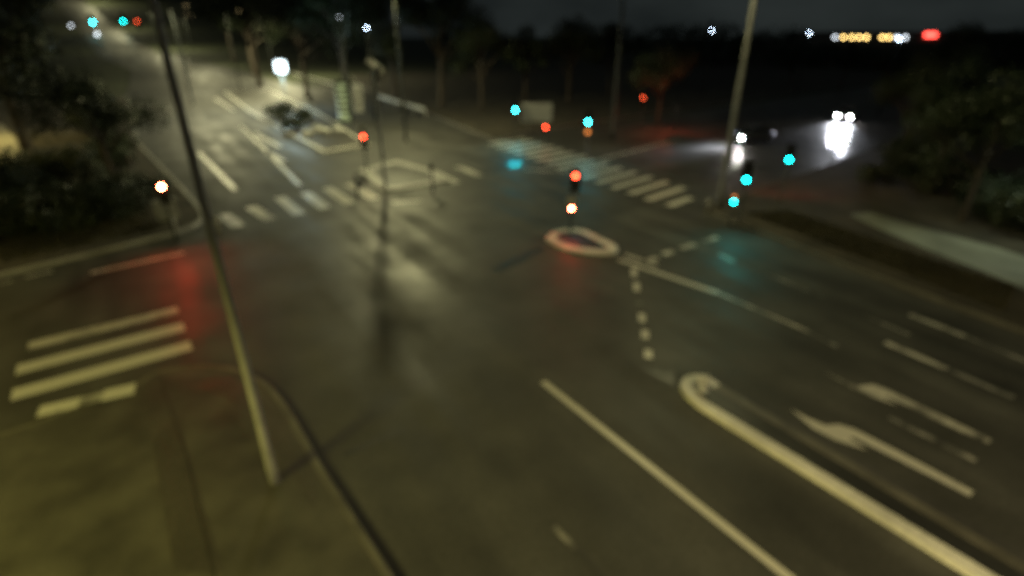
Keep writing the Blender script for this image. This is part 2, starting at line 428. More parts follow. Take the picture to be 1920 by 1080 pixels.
def zebra(a, direction, length, step, n, wd, m, skip=(), z=.008):
    segs = []
    for k in range(n):
        if k in skip: continue
        p = a + step * k; segs.append((p, p + direction * length, wd))
    return line_mesh('zebra_crossing', segs, m, z)
cdl = (G(345, 650) - G(20, 740)).normalized()
nl = Vector((-cdl.y, cdl.x, 0))
zebra(G(22, 741), cdl, 4.4, nl * 1.52, 2, .66, M['paint'])
zebra(G(22, 741) + nl * 3.04 + cdl * .2, cdl, 4.2, nl * 1.52, 1, .56, M['paint_mid'])
line_mesh('zebra_crossing', [(G(75, 779), G(152, 761), .52), (G(195, 749), G(256, 735), .58)], M['paint'], .128)
line_mesh('zebra_crossing', [(G(152, 761), G(195, 749), .45)], M['paint_mid'], .128)
mdir = (G(525, 372) - G(562, 402)).normalized()
ndir = Vector((-mdir.y, mdir.x, 0)) * -1
for (a, b, mm) in (((420, 402), (448, 425), 'paint_old'), ((470, 388), (508, 412), 'paint_mid'), ((524, 370), (562, 402), 'paint'), ((572, 361), (610, 391), 'paint'), ((614, 352), (656, 382), 'paint'), ((655, 345), (702, 373), 'paint'), ((812, 322), (856, 343), 'paint'), ((858, 312), (900, 330), 'paint_mid')):
    px_line('zebra_crossing', M[mm], (a, b, .66))
px_line('zebra_crossing', M['paint_old'], ((735, 380), (790, 376), .5))
cdr = (G(1262, 345) - G(1196, 366)).normalized(); sr = G(1160, 355) - G(1250, 386)
stepr = sr.normalized() * 1.6
st = G(1253, 386)
zebra(st, cdr, 2.6, stepr, 1, .55, M['paint'])
zebra(st + stepr - cdr * .2, cdr, 4.2, stepr, 1, .6, M['paint'])
zebra(st + stepr * 2 - cdr * .2, cdr, 4.4, stepr, 6, .56, M['paint'])
zebra(st + stepr * 8, cdr, 4.6, stepr, 7, .56, M['paint'])
px_line('stop_line', M['paint_mid'], ((1120, 300), (1270, 262), .35), ((985, 318), (1060, 322), .35))
# far branch: lane marks
px_line('lane_line', M['paint'], ((452, 236), (562, 347), .3), ((478, 249), (525, 276), .4), ((498, 283), (532, 303), .4))
px_line('lane_line', M['paint_mid'], ((372, 286), (442, 357), .35))
px_line('lane_line', M['paint_mid'], ((300, 130), (352, 160), .4), ((404, 185), (440, 208), .4))
px_line('edge_line', M['paint_mid'], ((-20, 538), (22, 527), .22), ((48, 520), (98, 508), .25))
px_line('edge_line', M['paint_mid'], ((170, 512), (345, 474), .3))

# asphalt repairs, and a painted shadow strip
struct(flat('road_patch', [G(1010, 462), G(1020, 470), G(935, 512), G(915, 505)], M['patch2'], .004))
struct(flat('road_patch', [G(640, 850), G(760, 800), G(760, 806), G(645, 858)], M['patch2'], .004))  # dark strip painted along a cast shadow line
struct(flat('road_patch', [G(1240, 690), G(1265, 700), G(1262, 722), G(1200, 690)], M['patch2'], .004))

# iron covers; puddles added where the lights mirror in the road
M['water'] = mat('added_puddle_water', (.012, .012, .011), .3, spec=.6)
M['iron'] = mat('iron_cover', (.05, .045, .04), .45, .6, noise=(6, .7, 1.2), bump=(40, .6))
def added_puddle(u, v, a, b, rot, seed):
    c = G(u, v); rnd = random.Random(seed); ph = [rnd.uniform(0, 6) for _ in range(3)]; P = []
    for k in range(36):
        th = k * math.pi / 18; rr = 1 + .16 * math.sin(2 * th + ph[0]) + .12 * math.sin(3 * th + ph[1]) + .06 * math.sin(7 * th + ph[2])
        x, y = a * rr * math.cos(th), b * rr * math.sin(th); P.append((c.x + x * math.cos(rot) - y * math.sin(rot), c.y + x * math.sin(rot) + y * math.cos(rot), .0055))
    o = mesh_obj('added_puddle', P, [tuple(range(36))], M['water']); return struct(o)
for i, (u, v, a, b, ro) in enumerate(((961, 309, 1.1, .8, .3),)):
    added_puddle(u, v, a, b, ro, i)
M['water'] = mat('added_water_film', (.03, .03, .028), .2, spec=.6, rough_var=(.6, .24, .38))  # film patches shaped along the sight line to draw headlight streaks
added_puddle(1580, 262, 7.5, 1.5, math.atan2(G(1578, 290).y - G(1586, 235).y, G(1578, 290).x - G(1586, 235).x), 4)
added_puddle(1384, 300, 3.2, .7, math.atan2(G(1378, 330).y - G(1390, 270).y, G(1378, 330).x - G(1390, 270).x), 5)

# ------------------------------------------------------------------ street lamps
def spot(name, loc, energy, colr, parent, size=.25, blend=.35, cone=172):
    l = bpy.data.lights.new(name, 'SPOT'); l.energy = energy; l.color = colr; l.shadow_soft_size = size
    l.spot_size = R(cone); l.spot_blend = blend
    o = bpy.data.objects.new(name, l); link(o, parent); o.location = loc; return o
def street_lamp(label, x, y, H, arm_dir, arm=1.6, rb=.11, rt=.06, size=.25, cone=172, energy=0, colr=(1, .80, .40), metal='galv', lens='lamps', z0=0, head_small=False):
    t = thing('street_lamp', label, 'street lamp', (x, y, z0), arm_dir, 'street lamps')
    bm = bmesh.new(); tube(bm, [(0, 0, 0), (0, 0, .9), (0, 0, .95), (0, 0, H - .5), (.12 * arm, 0, H - .12), (.4 * arm, 0, H), (arm, 0, H + .06)],
                           [rb * 1.12, rb * 1.12, rb, rt * 1.05, rt * .9, rt * .8, rt * .7], 16)
    bm_obj('pole', bm, M[metal], t, True)
    bm = bmesh.new(); box(bm, (0, -rb * 1.15, .6), (.10, .03, .45), bev=.008); bm_obj('service_door', bm, M[metal], t)
    bm = bmesh.new(); box(bm, (0, 0, .02), (rb * 3.6, rb * 3.6, .04), bev=.01); bm_obj('base_plate', bm, M[metal], t)
    bm = bmesh.new(); box(bm, (arm + .32, 0, H + .06), (.72, .28, .12), bev=.04); h_ = bm_obj('lamp_head', bm, M['dark'], t, True)
    bm = bmesh.new(); box(bm, (arm + .34, 0, H - .02), (.5, .2, .05), bev=.02); bm_obj('lens', bm, M[lens], h_, True)
    if energy: spot('lamp_light', (arm + .34, 0, H - .10), energy, colr, t, size, cone=cone)
    return t
SOD = (1, .91, .42)
street_lamp('tall grey lamp pole standing on the near left footway', -5.22, 8.78, 12.5, R(35), 2.4, .095, .045, metal='pole_grey')
street_lamp('lamp pole behind the crossing island, rising out of the top of the frame', -9.9, 51.0, 13.5, R(190), 1.2, .13, .08, energy=12000, colr=(1, .93, .46), size=.45, metal='dark')
street_lamp('thick pale lamp pole rising from the right corner, crossing in front of the dark car', *G(1347, 391).xy, 14, R(215), 2.6, .16, .10, energy=2300, colr=SOD, size=1.2, metal='pole_grey')
street_lamp('slim dim lamp pole beyond the far green signal', *G(1148, 262).xy, 12, R(230), 1.3, .2, .12, metal='dark')
# two lamps behind the camera and left of it, on the near footway and the left arm
street_lamp('street lamp standing behind the viewpoint on the near footway', -13.0, -2.5, 7.0, R(40), 1.5, energy=5600, colr=(1, .90, .17), size=1.2)
street_lamp('street lamp standing behind the viewpoint beside the long island', 9.0, -9.0, 7.5, R(90), 1.5, size=1.0, energy=9000)
street_lamp('street lamp at the kerb of the left arm behind the bushes', -36, 24, 7, R(0), 1.2, energy=2600, colr=(1, .76, .2))
# unseen lamp added just off the right edge to brighten the path
street_lamp('added unseen lamp brightening the pale path at the right edge', 27, 24.5, 8, R(200), 1.4, energy=1000, colr=(.86, 1, .72), cone=95)
# lamps along the far branch, placed for wet highlights; fill lamps added between
for u_, dd_, e, lab in ((500, 140, 24000, 'street lamp on the far median between the trees'), (352, 180, 11000, 'street lamp where the far branch begins to climb'), (215, 320, 12000, 'street lamp high up the far branch'), (330, 92, 11000, 'street lamp on the left side of the far branch'), (292, 240, 16000, 'added fill lamp on the slope left of the foot of the hill'), (185, 420, 20000, 'farthest added fill lamp at the top of the hill'), (335, 135, 5000, 'added fill lamp on the far branch just before the hill'), (430, 108, 5500, 'street lamp on the far median just past the bushes')):
    p = GD(u_, 65, dd_); street_lamp(lab, p.x, p.y, 12.5, R(-10), 2.2, .12, .07, energy=e, colr=(1, .93, .52), metal='dark', z0=hill(p.x, p.y))

# cool white lamp over the median, lighting the shrubs
lp = GD(526, 125, 80)
t = thing('park_lamp', 'glaring cool white box lamp on a slim post above the median shrubs', 'lamp', (lp.x, lp.y, 0))
bm = bmesh.new(); tube(bm, [(0, 0, 0), (0, 0, lp.z - .5)], [.08, .05], 12); bm_obj('pole', bm, M['galv'], t, True)
bm = bmesh.new(); box(bm, (0, 0, lp.z), (1.3, .5, 1.4), bev=.12); bm_obj('lamp_box', bm, M['lampw'], t, True)
bm = bmesh.new(); box(bm, (0, 0, lp.z + .76), (1.5, .7, .10), bev=.03); bm_obj('cap', bm, M['dark'], t)
lg = bpy.data.lights.new('lamp_light', 'POINT'); lg.energy = 1500; lg.color = (.62, .92, 1); lg.shadow_soft_size = .5
lo = bpy.data.objects.new('lamp_light', lg); link(lo, t); lo.location = (.6, -1.2, lp.z - .3)

# ------------------------------------------------------------------ traffic signals
def disc(bm, c, r, depth, n=20, axis='y'):
    ring0 = [bm.verts.new((c[0] + r * math.cos(k * 2 * math.pi / n), c[1], c[2] + r * math.sin(k * 2 * math.pi / n))) for k in range(n)]
    ring1 = [bm.verts.new((c[0] + r * .9 * math.cos(k * 2 * math.pi / n), c[1] - depth, c[2] + r * .9 * math.sin(k * 2 * math.pi / n))) for k in range(n)]
    for k in range(n): bm.faces.new((ring0[k], ring0[(k + 1) % n], ring1[(k + 1) % n], ring1[k]))
    bm.faces.new(ring1)
def visor(bm, c, r, d, n=14):
    a = []; b = []
    for k in range(n + 1):
        th = R(-20) + R(220) * k / n
        a.append(bm.verts.new((c[0] + r * math.cos(th), c[1], c[2] + r * math.sin(th)))); b.append(bm.verts.new((c[0] + r * math.cos(th), c[1] - d, c[2] + r * math.sin(th))))
    for k in range(n): bm.faces.new((a[k], a[k + 1], b[k + 1], b[k]))
def signal_head(t, zc, rows, lit, litm, x=0, rr=.10, board=True, yoff=-.14):
    """rows: colours top to bottom; zc: height of the lit lens"""
    k0 = rows.index(lit); pitch = rr * 3.1; top = zc + k0 * pitch
    n = len(rows); cz = top - pitch * (n - 1) / 2
    bm = bmesh.new(); box(bm, (x, yoff, cz), (rr * 2.9, .17, pitch * n), bev=.03); h_ = bm_obj('signal_head', bm, M['black'], t)
    bm = bmesh.new(); box(bm, (x, -.05 if yoff < 0 else .05, cz), (.05, .14, .06)); bm_obj('bracket', bm, M['black'], t)
    if board:
        bm = bmesh.new(); box(bm, (x, yoff + .03, cz), (rr * 4.6, .02, pitch * n + rr * 1.6), bev=.008); bm_obj('backboard', bm, M['black'], t)
    for k, c in enumerate(rows):
        z = top - k * pitch
        bm = bmesh.new(); disc(bm, (x, yoff - .086, z), rr, .02); bm_obj('lens', bm, M[litm] if c == lit else (M['amber_dim'] if c == 'glow' else M['lens_off']), h_, True)
        bm = bmesh.new(); visor(bm, (x, yoff - .085, z), rr * 1.12, rr * 1.5); bm_obj('visor', bm, M['black'], h_, True)
def face(x, y, off=0):                    # turn a signal's -Y side to the middle of the near road
    return math.atan2(y, x) - R(90) + off
def post(label, bx, by, H, cat='traffic signal', off=0.0, r=.055, m='dark', group='traffic signals'):
    t = thing('traffic_signal', label, cat, (bx, by, 0), face(bx, by, off), group)
    bm = bmesh.new(); tube(bm, [(0, 0, 0), (0, 0, .35), (0, 0, .37), (0, 0, H)], [r * 1.3, r * 1.3, r, r], 14); bm_obj('pole', bm, M[m], t, True)
    bm = bmesh.new(); tube(bm, [(0, 0, H - .005), (0, 0, H + .03)], [r * 1.15, r * .6], 14); bm_obj('cap', bm, M['black'], t, True)
    return t
RAG = ['red', 'amber', 'green']
def at_height(u, v, z): d = G(u, v, z); return d.x, d.y
# left corner, glaring red
x, y = at_height(302, 348, 2.7)
t = post('glaring red traffic signal at the left corner kerb', x, y, 3.1); signal_head(t, 2.7, RAG, 'red', 'red_hot')
SIG = t
def glow(t, z, colr, e, yo=-.45):
    l = bpy.data.lights.new('signal_light', 'SPOT'); l.energy = e; l.color = colr; l.shadow_soft_size = .1; l.spot_size = R(120); l.spot_blend = .7
    o = bpy.data.objects.new('signal_light', l); link(o, t); o.location = (0, yo, z); o.rotation_euler = (R(-62), 0, 0)
glow(t, 2.7, (1, .08, .025), 190)
# island: high red and low repeater with a round sign
x, y = at_height(1081, 328, 2.95)
x2, y2 = at_height(1069, 387, 1.35)
t = post('signal post on the white-kerbed triangular island with two red lights and a round plate', (x + x2) / 2 - .05, (y + y2) / 2, 3.3)
signal_head(t, 2.95, RAG, 'red', 'red_mid', x=.12)
signal_head(t, 1.35, RAG[:1] + ['low'], 'red', 'red_hot', rr=.075, board=False)
bm = bmesh.new(); disc(bm, (-.02, -.20, 1.72), .26, .02, 28); bm_obj('round_sign', bm, M['white'], t)
glow(t, 2.9, (1, .07, .02), 14)
# right corner: green high and low
x, y = at_height(1400, 335, 2.5)
t = post('signal post at the right corner showing one high and one low green light', x, y, 2.9)
signal_head(t, 2.5, RAG, 'green', 'green')
glow(t, 2.5, (.02, .9, .8), 75)
x, y = at_height(1376, 376, 1.35)
t = post('low green signal with faint amber lens on a short post at the right corner', x, y, 2.0)
signal_head(t, 1.35, ['glow', 'amber', 'green'][0:1] + ['green'], 'green', 'green', rr=.085, board=False)
# cross street green
x, y = at_height(1480, 298, 2.6)
t = post('green traffic signal alone on the verge of the cross street', x, y, 3.3); signal_head(t, 2.6, RAG, 'green', 'green')
lb = bpy.data.lights.new('signal_light', 'SPOT'); lb.energy = 160; lb.color = (1, .16, .08); lb.spot_size = R(140); lb.spot_blend = .5; lb.shadow_soft_size = .1
ob = bpy.data.objects.new('signal_light', lb); link(ob, t); ob.location = (0, .5, 2.8); ob.rotation_euler = (R(65), 0, 0)  # added red spot behind the green head, reddens the verge
# far side
x, y = at_height(966, 206, 2.7)
t = post('bright green signal at the far corner, left of the pale panel sign', x, y, 3.6); signal_head(t, 2.7, RAG, 'green', 'green_far')
glow(t, 2.7, (.02, .75, .9), 200)
x, y = at_height(1023, 238, 1.5)
t = post('small orange red signal under the pale panel sign', x, y, 1.9); signal_head(t, 1.5, ['red', 'low'], 'red', 'red_mid', rr=.1, board=False)
x, y = at_height(1103, 228, 2.7)
t = post('bright green signal with a dim amber lens, beyond the far end of the right zebra', x, y, 3.4); signal_head(t, 2.7, RAG, 'green', 'green_far')
bm = bmesh.new(); disc(bm, (.0, -.3, 1.95), .17, .02); bm_obj('lens', bm, M['amber_dim'], t)
glow(t, 2.7, (.02, .75, .9), 90)
# crossing island signal and the tall mast throwing the long shadow
x, y = at_height(681, 255, 2.6)
t = post('dull red signal at the left end of the crossing island', x, y, 3.0); signal_head(t, 2.6, RAG, 'red', 'red_mid')
bm = bmesh.new(); disc(bm, (0, -.12, 3.05), .3, .02, 24); bm_obj('round_sign', bm, M['white'], t)
mp_ = G(724, 357)
t = post('tall dark signal mast on the tip of the crossing island, facing away', mp_.x, mp_.y, 7.2, off=R(180), r=.10, m='galv')
signal_head(t, 6.7, RAG, 'green', 'lens_off', x=-.25, rr=.09, board=False)
bm = bmesh.new(); box(bm, (0, -.14, 1.1), (.18, .12, .26), bev=.02); bm_obj('button_box', bm, M['black'], t)
# small signal with short shadow by the crossing
mp_ = G(672, 372)
t = post('short dark push-button post beside the far zebra', mp_.x, mp_.y, 1.5, 'post', r=.07, group='crossing posts')
bm = bmesh.new(); box(bm, (0, -.1, 1.15), (.2, .14, .3), bev=.02); bm_obj('button_box', bm, M['black'], t)
mp_ = G(812, 362)
t = post('thin dark post on the carriageway side of the crossing island', mp_.x, mp_.y, 1.9, 'post', r=.05, group='crossing posts')
bm = bmesh.new(); box(bm, (0, -.08, 1.6), (.3, .05, .3), bev=.02); bm_obj('sign_plate', bm, M['black'], t)
# dim orange lamp by the red-lit tree
x, y = at_height(1206, 183, 3.0)
t = post('dim orange signal next to the red lit tree', x, y, 3.6); signal_head(t, 3.0, RAG, 'red', 'red_dim')
glow(t, 3.0, (1, .2, .06), 10)
# far signals up the hill
for (u, v, dist, litm, lit, lab, rr) in ((174, 42, 300, 'green_far', 'green', 'brightest green signal high on the far branch', .36), (231, 40, 300, 'green', 'green', 'dimmer green signal beside the far red one', .33), (257, 40, 300, 'red_dim', 'red', 'red signal high on the far branch, beside the dimmer green one', .33)):
    p = GD(u, v, dist); z0 = hill(p.x, p.y)
    t = post(lab, p.x, p.y, p.z - z0 + .5, r=.1); t.location.z = z0
    signal_head(t, p.z - z0, RAG, lit, litm, rr=rr)

# ------------------------------------------------------------------ other street furniture
p = G(1005, 262)
t = thing('panel_sign', 'pale grey rectangular panel sign on two posts between green and orange lights', 'sign', p, face(p.x, p.y))
q = GD(1006, 211, math.hypot(p.x, p.y))
bm = bmesh.new(); box(bm, (0, 0, q.z), (2.9, .06, 1.7), bev=.05); bm_obj('panel', bm, M['white'], t)
for s in (-1, 1):
    bm = bmesh.new(); tube(bm, [(s * .8, .07, 0), (s * .8, .07, q.z + .6)], [.04, .04], 10); bm_obj('leg', bm, M['galv'], t, True)
# guard rail along the far kerb
def rail(label, a, b, h=1.15, m='concrete'):
    L = (b - a).length; t = thing('guard_rail', label, 'guard rail', a, math.atan2(b.y - a.y, b.x - a.x), 'guard rails along the far kerb')
    bm = bmesh.new(); box(bm, (L / 2, 0, h), (L, .12, .36), bev=.03); bm_obj('rail', bm, M[m], t)
    n = max(2, int(L / 3))
    for k in range(n + 1):
        bm = bmesh.new(); box(bm, (.15 + (L - .3) * k / n, .13, h / 2 + .05), (.1, .12, h + .1)); bm_obj('post', bm, M['galv'], t)
rail('pale guard rail on the far kerb behind the crossing island', G(708, 196), G(797, 224), m='white')
rail('far pale guard rail running from the cool white lamp', G(552, 148), G(645, 176), m='white')
t = None
rail('low brown railing between the left bushes and the far branch', G(232, 212) + Vector((-.6, 0, .1)), G(272, 330) + Vector((-.8, 0, .1)), h=.8, m='rail')
# pale pillar, its small neighbour
p = G(648, 226); t = thing('advertising_pillar', 'tall pale banded pillar standing between the white lamp and the red signal', 'pillar', p)
q = GD(644, 155, math.hypot(p.x, p.y)); H = q.z
bm = bmesh.new(); tube(bm, [(0, 0, 0), (0, 0, .4), (0, 0, .42), (0, 0, H)], [.82, .82, .7, .7], 28); bm_obj('drum', bm, M['pillar'], t, True)
bm = bmesh.new()
for k in range(5): tube(bm, [(0, 0, .9 + k * (H - 1) / 5), (0, 0, 1.12 + k * (H - 1) / 5)], [.74, .74], 28)
bm_obj('bands', bm, M['dark'], t, True)
bm = bmesh.new(); tube(bm, [(0, 0, H), (0, 0, H + .12), (0, 0, H + .4)], [.86, .82, .2], 28); bm_obj('cap', bm, M['dark'], t, True)
p = G(674, 210); t = thing('kiosk', 'small pale cabinet behind the banded pillar', 'cabinet', p, .3)
q = GD(673, 158, math.hypot(p.x, p.y))
bm = bmesh.new(); box(bm, (0, 0, q.z / 2), (1.2, .8, q.z), bev=.06); bm_obj('cabinet_body', bm, M['white'], t)
bm = bmesh.new(); box(bm, (0, -.41, q.z / 2), (.9, .04, q.z * .8), bev=.02); bm_obj('door', bm, M['galv'], t)
# tilted yellowish sign above
p = G(712, 205); q = GD(708, 124, math.hypot(p.x, p.y))
t = thing('direction_sign', 'small yellowish pointed sign tilted on a tall post above the guard rail', 'sign', p, face(p.x, p.y))
bm = bmesh.new(); box(bm, (0, -.1, q.z), (2.5, .06, .8), Matrix.Rotation(R(42), 3, 'Y'), bev=.03); bm_obj('plate', bm, M['concrete'], t)
bm = bmesh.new(); tube(bm, [(0, 0, 0), (0, 0, q.z + .4)], [.06, .06], 10); bm_obj('pole', bm, M['dark'], t, True)
# marker on the nose of the long island
p = G(1316, 738)
t = thing('marker_post', 'small pale keep-right marker leaning on the nose of the long island', 'marker post', p, face(p.x, p.y))
bm = bmesh.new(); tube(bm, [(0, 0, .12), (0, 0, .17), (.02, 0, .2), (.07, 0, .62)], [.17, .15, .06, .045], 14); bm_obj('post', bm, M['stone'], t, True)
bm = bmesh.new(); box(bm, (-.06, -.05, .42), (.26, .03, .20), Matrix.Rotation(R(-25), 3, 'Y'), bev=.01); bm_obj('plate', bm, M['stone'], t)
# pale boxes at the left corner
p = G(318, 415); t = thing('control_cabinet', 'pale signal control cabinet below the glaring red light', 'cabinet', (p.x, p.y, .12), .7)
bm = bmesh.new(); box(bm, (0, 0, .5), (1.0, .4, 1.0), bev=.03); bm_obj('cabinet_body', bm, M['concrete'], t)
bm = bmesh.new(); box(bm, (0, 0, 1.03), (1.08, .48, .06), bev=.02); bm_obj('lid', bm, M['galv'], t)
for s in (-1, 1):
    bm = bmesh.new(); box(bm, (s * .25, -.205, .5), (.46, .02, .85), bev=.008); bm_obj('door', bm, M['galv'], t)
def bollard(label, p):
    t = thing('bollard', label, 'bollard', p, 0, 'pale bollards at the left corner')
    bm = bmesh.new(); tube(bm, [(0, 0, 0), (0, 0, .75), (0, 0, .82), (0, 0, .85)], [.13, .12, .09, .03], 16); bm_obj('post', bm, M['concrete'], t, True)
    bm = bmesh.new(); tube(bm, [(0, 0, .55), (0, 0, .66)], [.128, .126], 16); bm_obj('band', bm, M['white'], t, True)
bollard('pale bollard between the control cabinet and the kerb', G(330, 436)); bollard('pale bollard on the carriageway side of the left lamp pole', G(412, 436))
bollard('pale bollard at the tip of the right corner', G(1325, 400))

# pale stones on the median
for i, (u, v, s) in enumerate(((575, 256, .55), (596, 249, .7), (612, 251, .5), (636, 249, .6))):
    bm = bmesh.new(); bmesh.ops.create_icosphere(bm, subdivisions=3, radius=s)
    for vv in bm.verts:
        vv.co.z *= .7; vv.co *= 1 + .12 * math.sin(vv.co.x * 5 + i) * math.cos(vv.co.y * 4 + i * 2)
    o = bm_obj('boulder', bm, M['stone'], None, True); o.location = G(u, v) + Vector((0, 0, .3))
    tag(o, ['leftmost pale boulder on the median bed', 'largest pale boulder on the median bed, second from the left', 'smallest pale boulder on the median bed', 'rightmost pale boulder on the median, nearest the red signal'][i], 'boulder', 'boulders on the median')

# ------------------------------------------------------------------ vegetation
def leaves_mesh(name, blobs, n, size, m, seed):
    rnd = random.Random(seed); vs = []; fs = []
    tot = sum(b[3] ** 2 for b in blobs)
    for b in blobs:
        c = Vector(b[:3]); r = b[3]
        for _ in range(int(n * r * r / tot)):
            d = Vector((rnd.gauss(0, 1), rnd.gauss(0, 1), rnd.gauss(0, 1))).normalized()
            p = c + Vector((d.x, d.y, d.z * .8)) * r * (rnd.random() ** .35)
            a = Vector((rnd.gauss(0, 1), rnd.gauss(0, 1), rnd.gauss(0, 1))).normalized(); bb = a.cross(d + Vector((.01, 0, 0))).normalized()
            s = size * rnd.uniform(.6, 1.4); i = len(vs)
            vs += [p - a * s, p + bb * s * .55, p + a * s, p - bb * s * .55]; fs.append((i, i + 1, i + 2, i + 3))
    me = bpy.data.meshes.new(name); me.from_pydata([tuple(v) for v in vs], [], fs); me.update(); me.materials.append(m); return me
def tree_data(seed, H, spread, n, leaf, m):
    rnd = random.Random(seed); bm = bmesh.new()
    tr = H * .022
    top = Vector((rnd.uniform(-.4, .4), rnd.uniform(-.4, .4), H * .62))
    tube(bm, [(0, 0, -.1), (0, 0, .4), (top.x * .4, top.y * .4, H * .3), top], [tr * 1.5, tr, tr * .8, tr * .35], 10)
    blobs = [(top.x, top.y, H * .82, spread * .42)]
    for k in range(9):
        a = k * 2.4 + rnd.uniform(-.4, .4); zb = H * rnd.uniform(.26, .55); rr = spread * rnd.uniform(.45, .85)
        e = Vector((math.cos(a) * rr, math.sin(a) * rr, zb + H * rnd.uniform(.08, .3)))
        s = Vector((top.x * zb / H, top.y * zb / H, zb)); mid = s.lerp(e, .5) + Vector((0, 0, .25))
        tube(bm, [s, mid, e], [tr * .45, tr * .3, tr * .12], 7)
        blobs.append((e.x, e.y, e.z + .3, spread * rnd.uniform(.28, .46)))
        blobs.append((mid.x * .9, mid.y * .9, mid.z + H * .16, spread * rnd.uniform(.22, .36)))
    tm = bpy.data.meshes.new('trunk'); bm.to_mesh(tm); bm.free(); tm.materials.append(M['bark'])
    for p in tm.polygons: p.use_smooth = True
    return tm, leaves_mesh('crown', blobs, n, leaf, m, seed)
TD = [tree_data(11, 12, 4.6, 5200, .17, M['leaf']), tree_data(23, 14, 4.2, 5200, .18, M['leaf2']), tree_data(37, 9, 4.0, 4200, .15, M['leaf'])]
def tree(label, x, y, k, s=1.0, rz=0.0, group='trees around the junction', z0=None):
    t = thing('tree', label, 'tree', (x, y, hill(x, y) if z0 is None else z0), rz, group); t.scale = (s, s, s)
    link(bpy.data.objects.new('trunk', TD[k][0]), t); link(bpy.data.objects.new('crown', TD[k][1]), t)
    return t
# left foreground mass
for i, (x, y, k, s, lab) in enumerate((
        (-27.5, 24.5, 2, .75, 'small low-crowned dark tree above the left arm'), (-47, 38, 2, 1.5, 'spreading dark tree behind the lit path'), (-66, 50, 1, 1.6, 'tallest dark tree at the top left corner'),
        (-31, 27.5, 1, 1.15, 'dark leafy tree nearest the left edge of the frame'),
        (-25.5, 34, 2, .85, 'low dark tree behind the glaring red signal'),
        (-37, 36, 0, 1.35, 'broad dark tree at the far left, behind the nearest one'),
        (-42, 47, 1, 1.3, 'dark tree beside the far branch, left of its kerb'),
        (-58, 62, 0, 1.4, 'dark tree farther along the left side of the far branch'))):
    tree(lab, x, y, k, s, i * 1.3, 'trees on the left side')
# centre back
cb = [(560, 95, 0, 1.55, 'tree directly behind the cool white lamp'), (640, 88, 1, 1.6, 'tall narrow tree behind the banded pillar'), (730, 84, 0, 1.6, 'broad tree behind the lamp pole of the crossing island'),
      (820, 78, 1, 1.3, 'tree behind the guard rail'), (900, 75, 0, 1.1, 'tree behind the far corner green signal'), (985, 80, 1, 0.8, 'tree behind the pale panel sign'),
      (1070, 82, 2, 1.35, 'low tree behind the green signal with amber lens'), (1150, 92, 1, .85, 'tree behind the slim dim lamp pole'), (470, 120, 1, 1.7, 'tree behind the far guard rail'), (462, 150, 0, 1.9, 'tree at the foot of the hill, right of the road'), (430, 190, 1, 1.9, 'tree part way up the hill on the right of the road')]
for i, (u, dist, k, s, lab) in enumerate(cb):
    d = ray(u, 65); a = math.atan2(d.x, d.y); tree(lab, math.sin(a) * dist, math.cos(a) * dist, k, s, i * 2.1, 'trees behind the junction')
# the red-lit tree
p = G(1232, 232); rt = tree('tree with a red lit trunk and branches beside the dim orange signal', p.x, p.y, 2, .95, 2.0, 'trees behind the junction')
l = bpy.data.lights.new('signal_light', 'POINT'); l.energy = 300; l.color = (1, .13, .05); l.shadow_soft_size = .15
RED_LIGHT = l
# trees right of the cross street and along the right edge
rb = [(1290, 120, 0, .75, 'tree across the cross street, behind the thick lamp pole'), (1400, 130, 1, .70, 'tree across the cross street between the two far blue-white lamps'), (1500, 125, 0, .68, 'low tree above the bright oncoming headlights'), (1600, 120, 1, .62, 'low tree under the row of yellow windows'),
      (1690, 95, 0, .72, 'tree under the red sign on the horizon')]
for i, (u, dist, k, s, lab) in enumerate(rb):
    d = ray(u, 65); a = math.atan2(d.x, d.y); tree(lab, math.sin(a) * dist, math.cos(a) * dist, k, s, i * 1.7, 'trees across the cross street')
re_ = [(1760, 47, 0, 0.69, 'dark tree on the right verge behind the path'), (1850, 42, 1, 0.62, 'dark narrow tree on the right verge near the frame edge'), (1935, 36, 0, 0.69, 'nearest dark tree at the right edge of the frame'), (1810, 60, 1, 0.78, 'dark tree on the right verge, behind the narrow one')]
for i, (u, dist, k, s, lab) in enumerate(re_):
    d = ray(u, 65); a = math.atan2(d.x, d.y); tree(lab, math.sin(a) * dist, math.cos(a) * dist, k, s, i * 1.1, 'trees on the right verge')
# far treeline across the cross street
rnd = random.Random(77); bl = []
for k in range(70):
    u_ = 1150 + k * 12 + rnd.uniform(-8, 8); dd_ = rnd.uniform(190, 240); d = ray(u_, 65); a_ = math.atan2(d.x, d.y); rr = rnd.uniform(2.5, 5)
    topz = 9 + rnd.uniform(-2.5, 1.2) + (3.0 if u_ < 1500 else (-2.2 if u_ < 1800 else 1.5))
    bl.append((math.sin(a_) * dd_, math.cos(a_) * dd_, topz - rr * .8, rr)); bl.append((math.sin(a_) * dd_, math.cos(a_) * dd_, max(1.5, topz - rr * 2.2), rr))
tl = link(bpy.data.objects.new('treeline', leaves_mesh('treeline', bl, 16000, .55, M['leaf2'], 8)))
tag(tl, 'far dark treeline along the horizon across the cross street', 'treeline'); tl['kind'] = 'stuff'
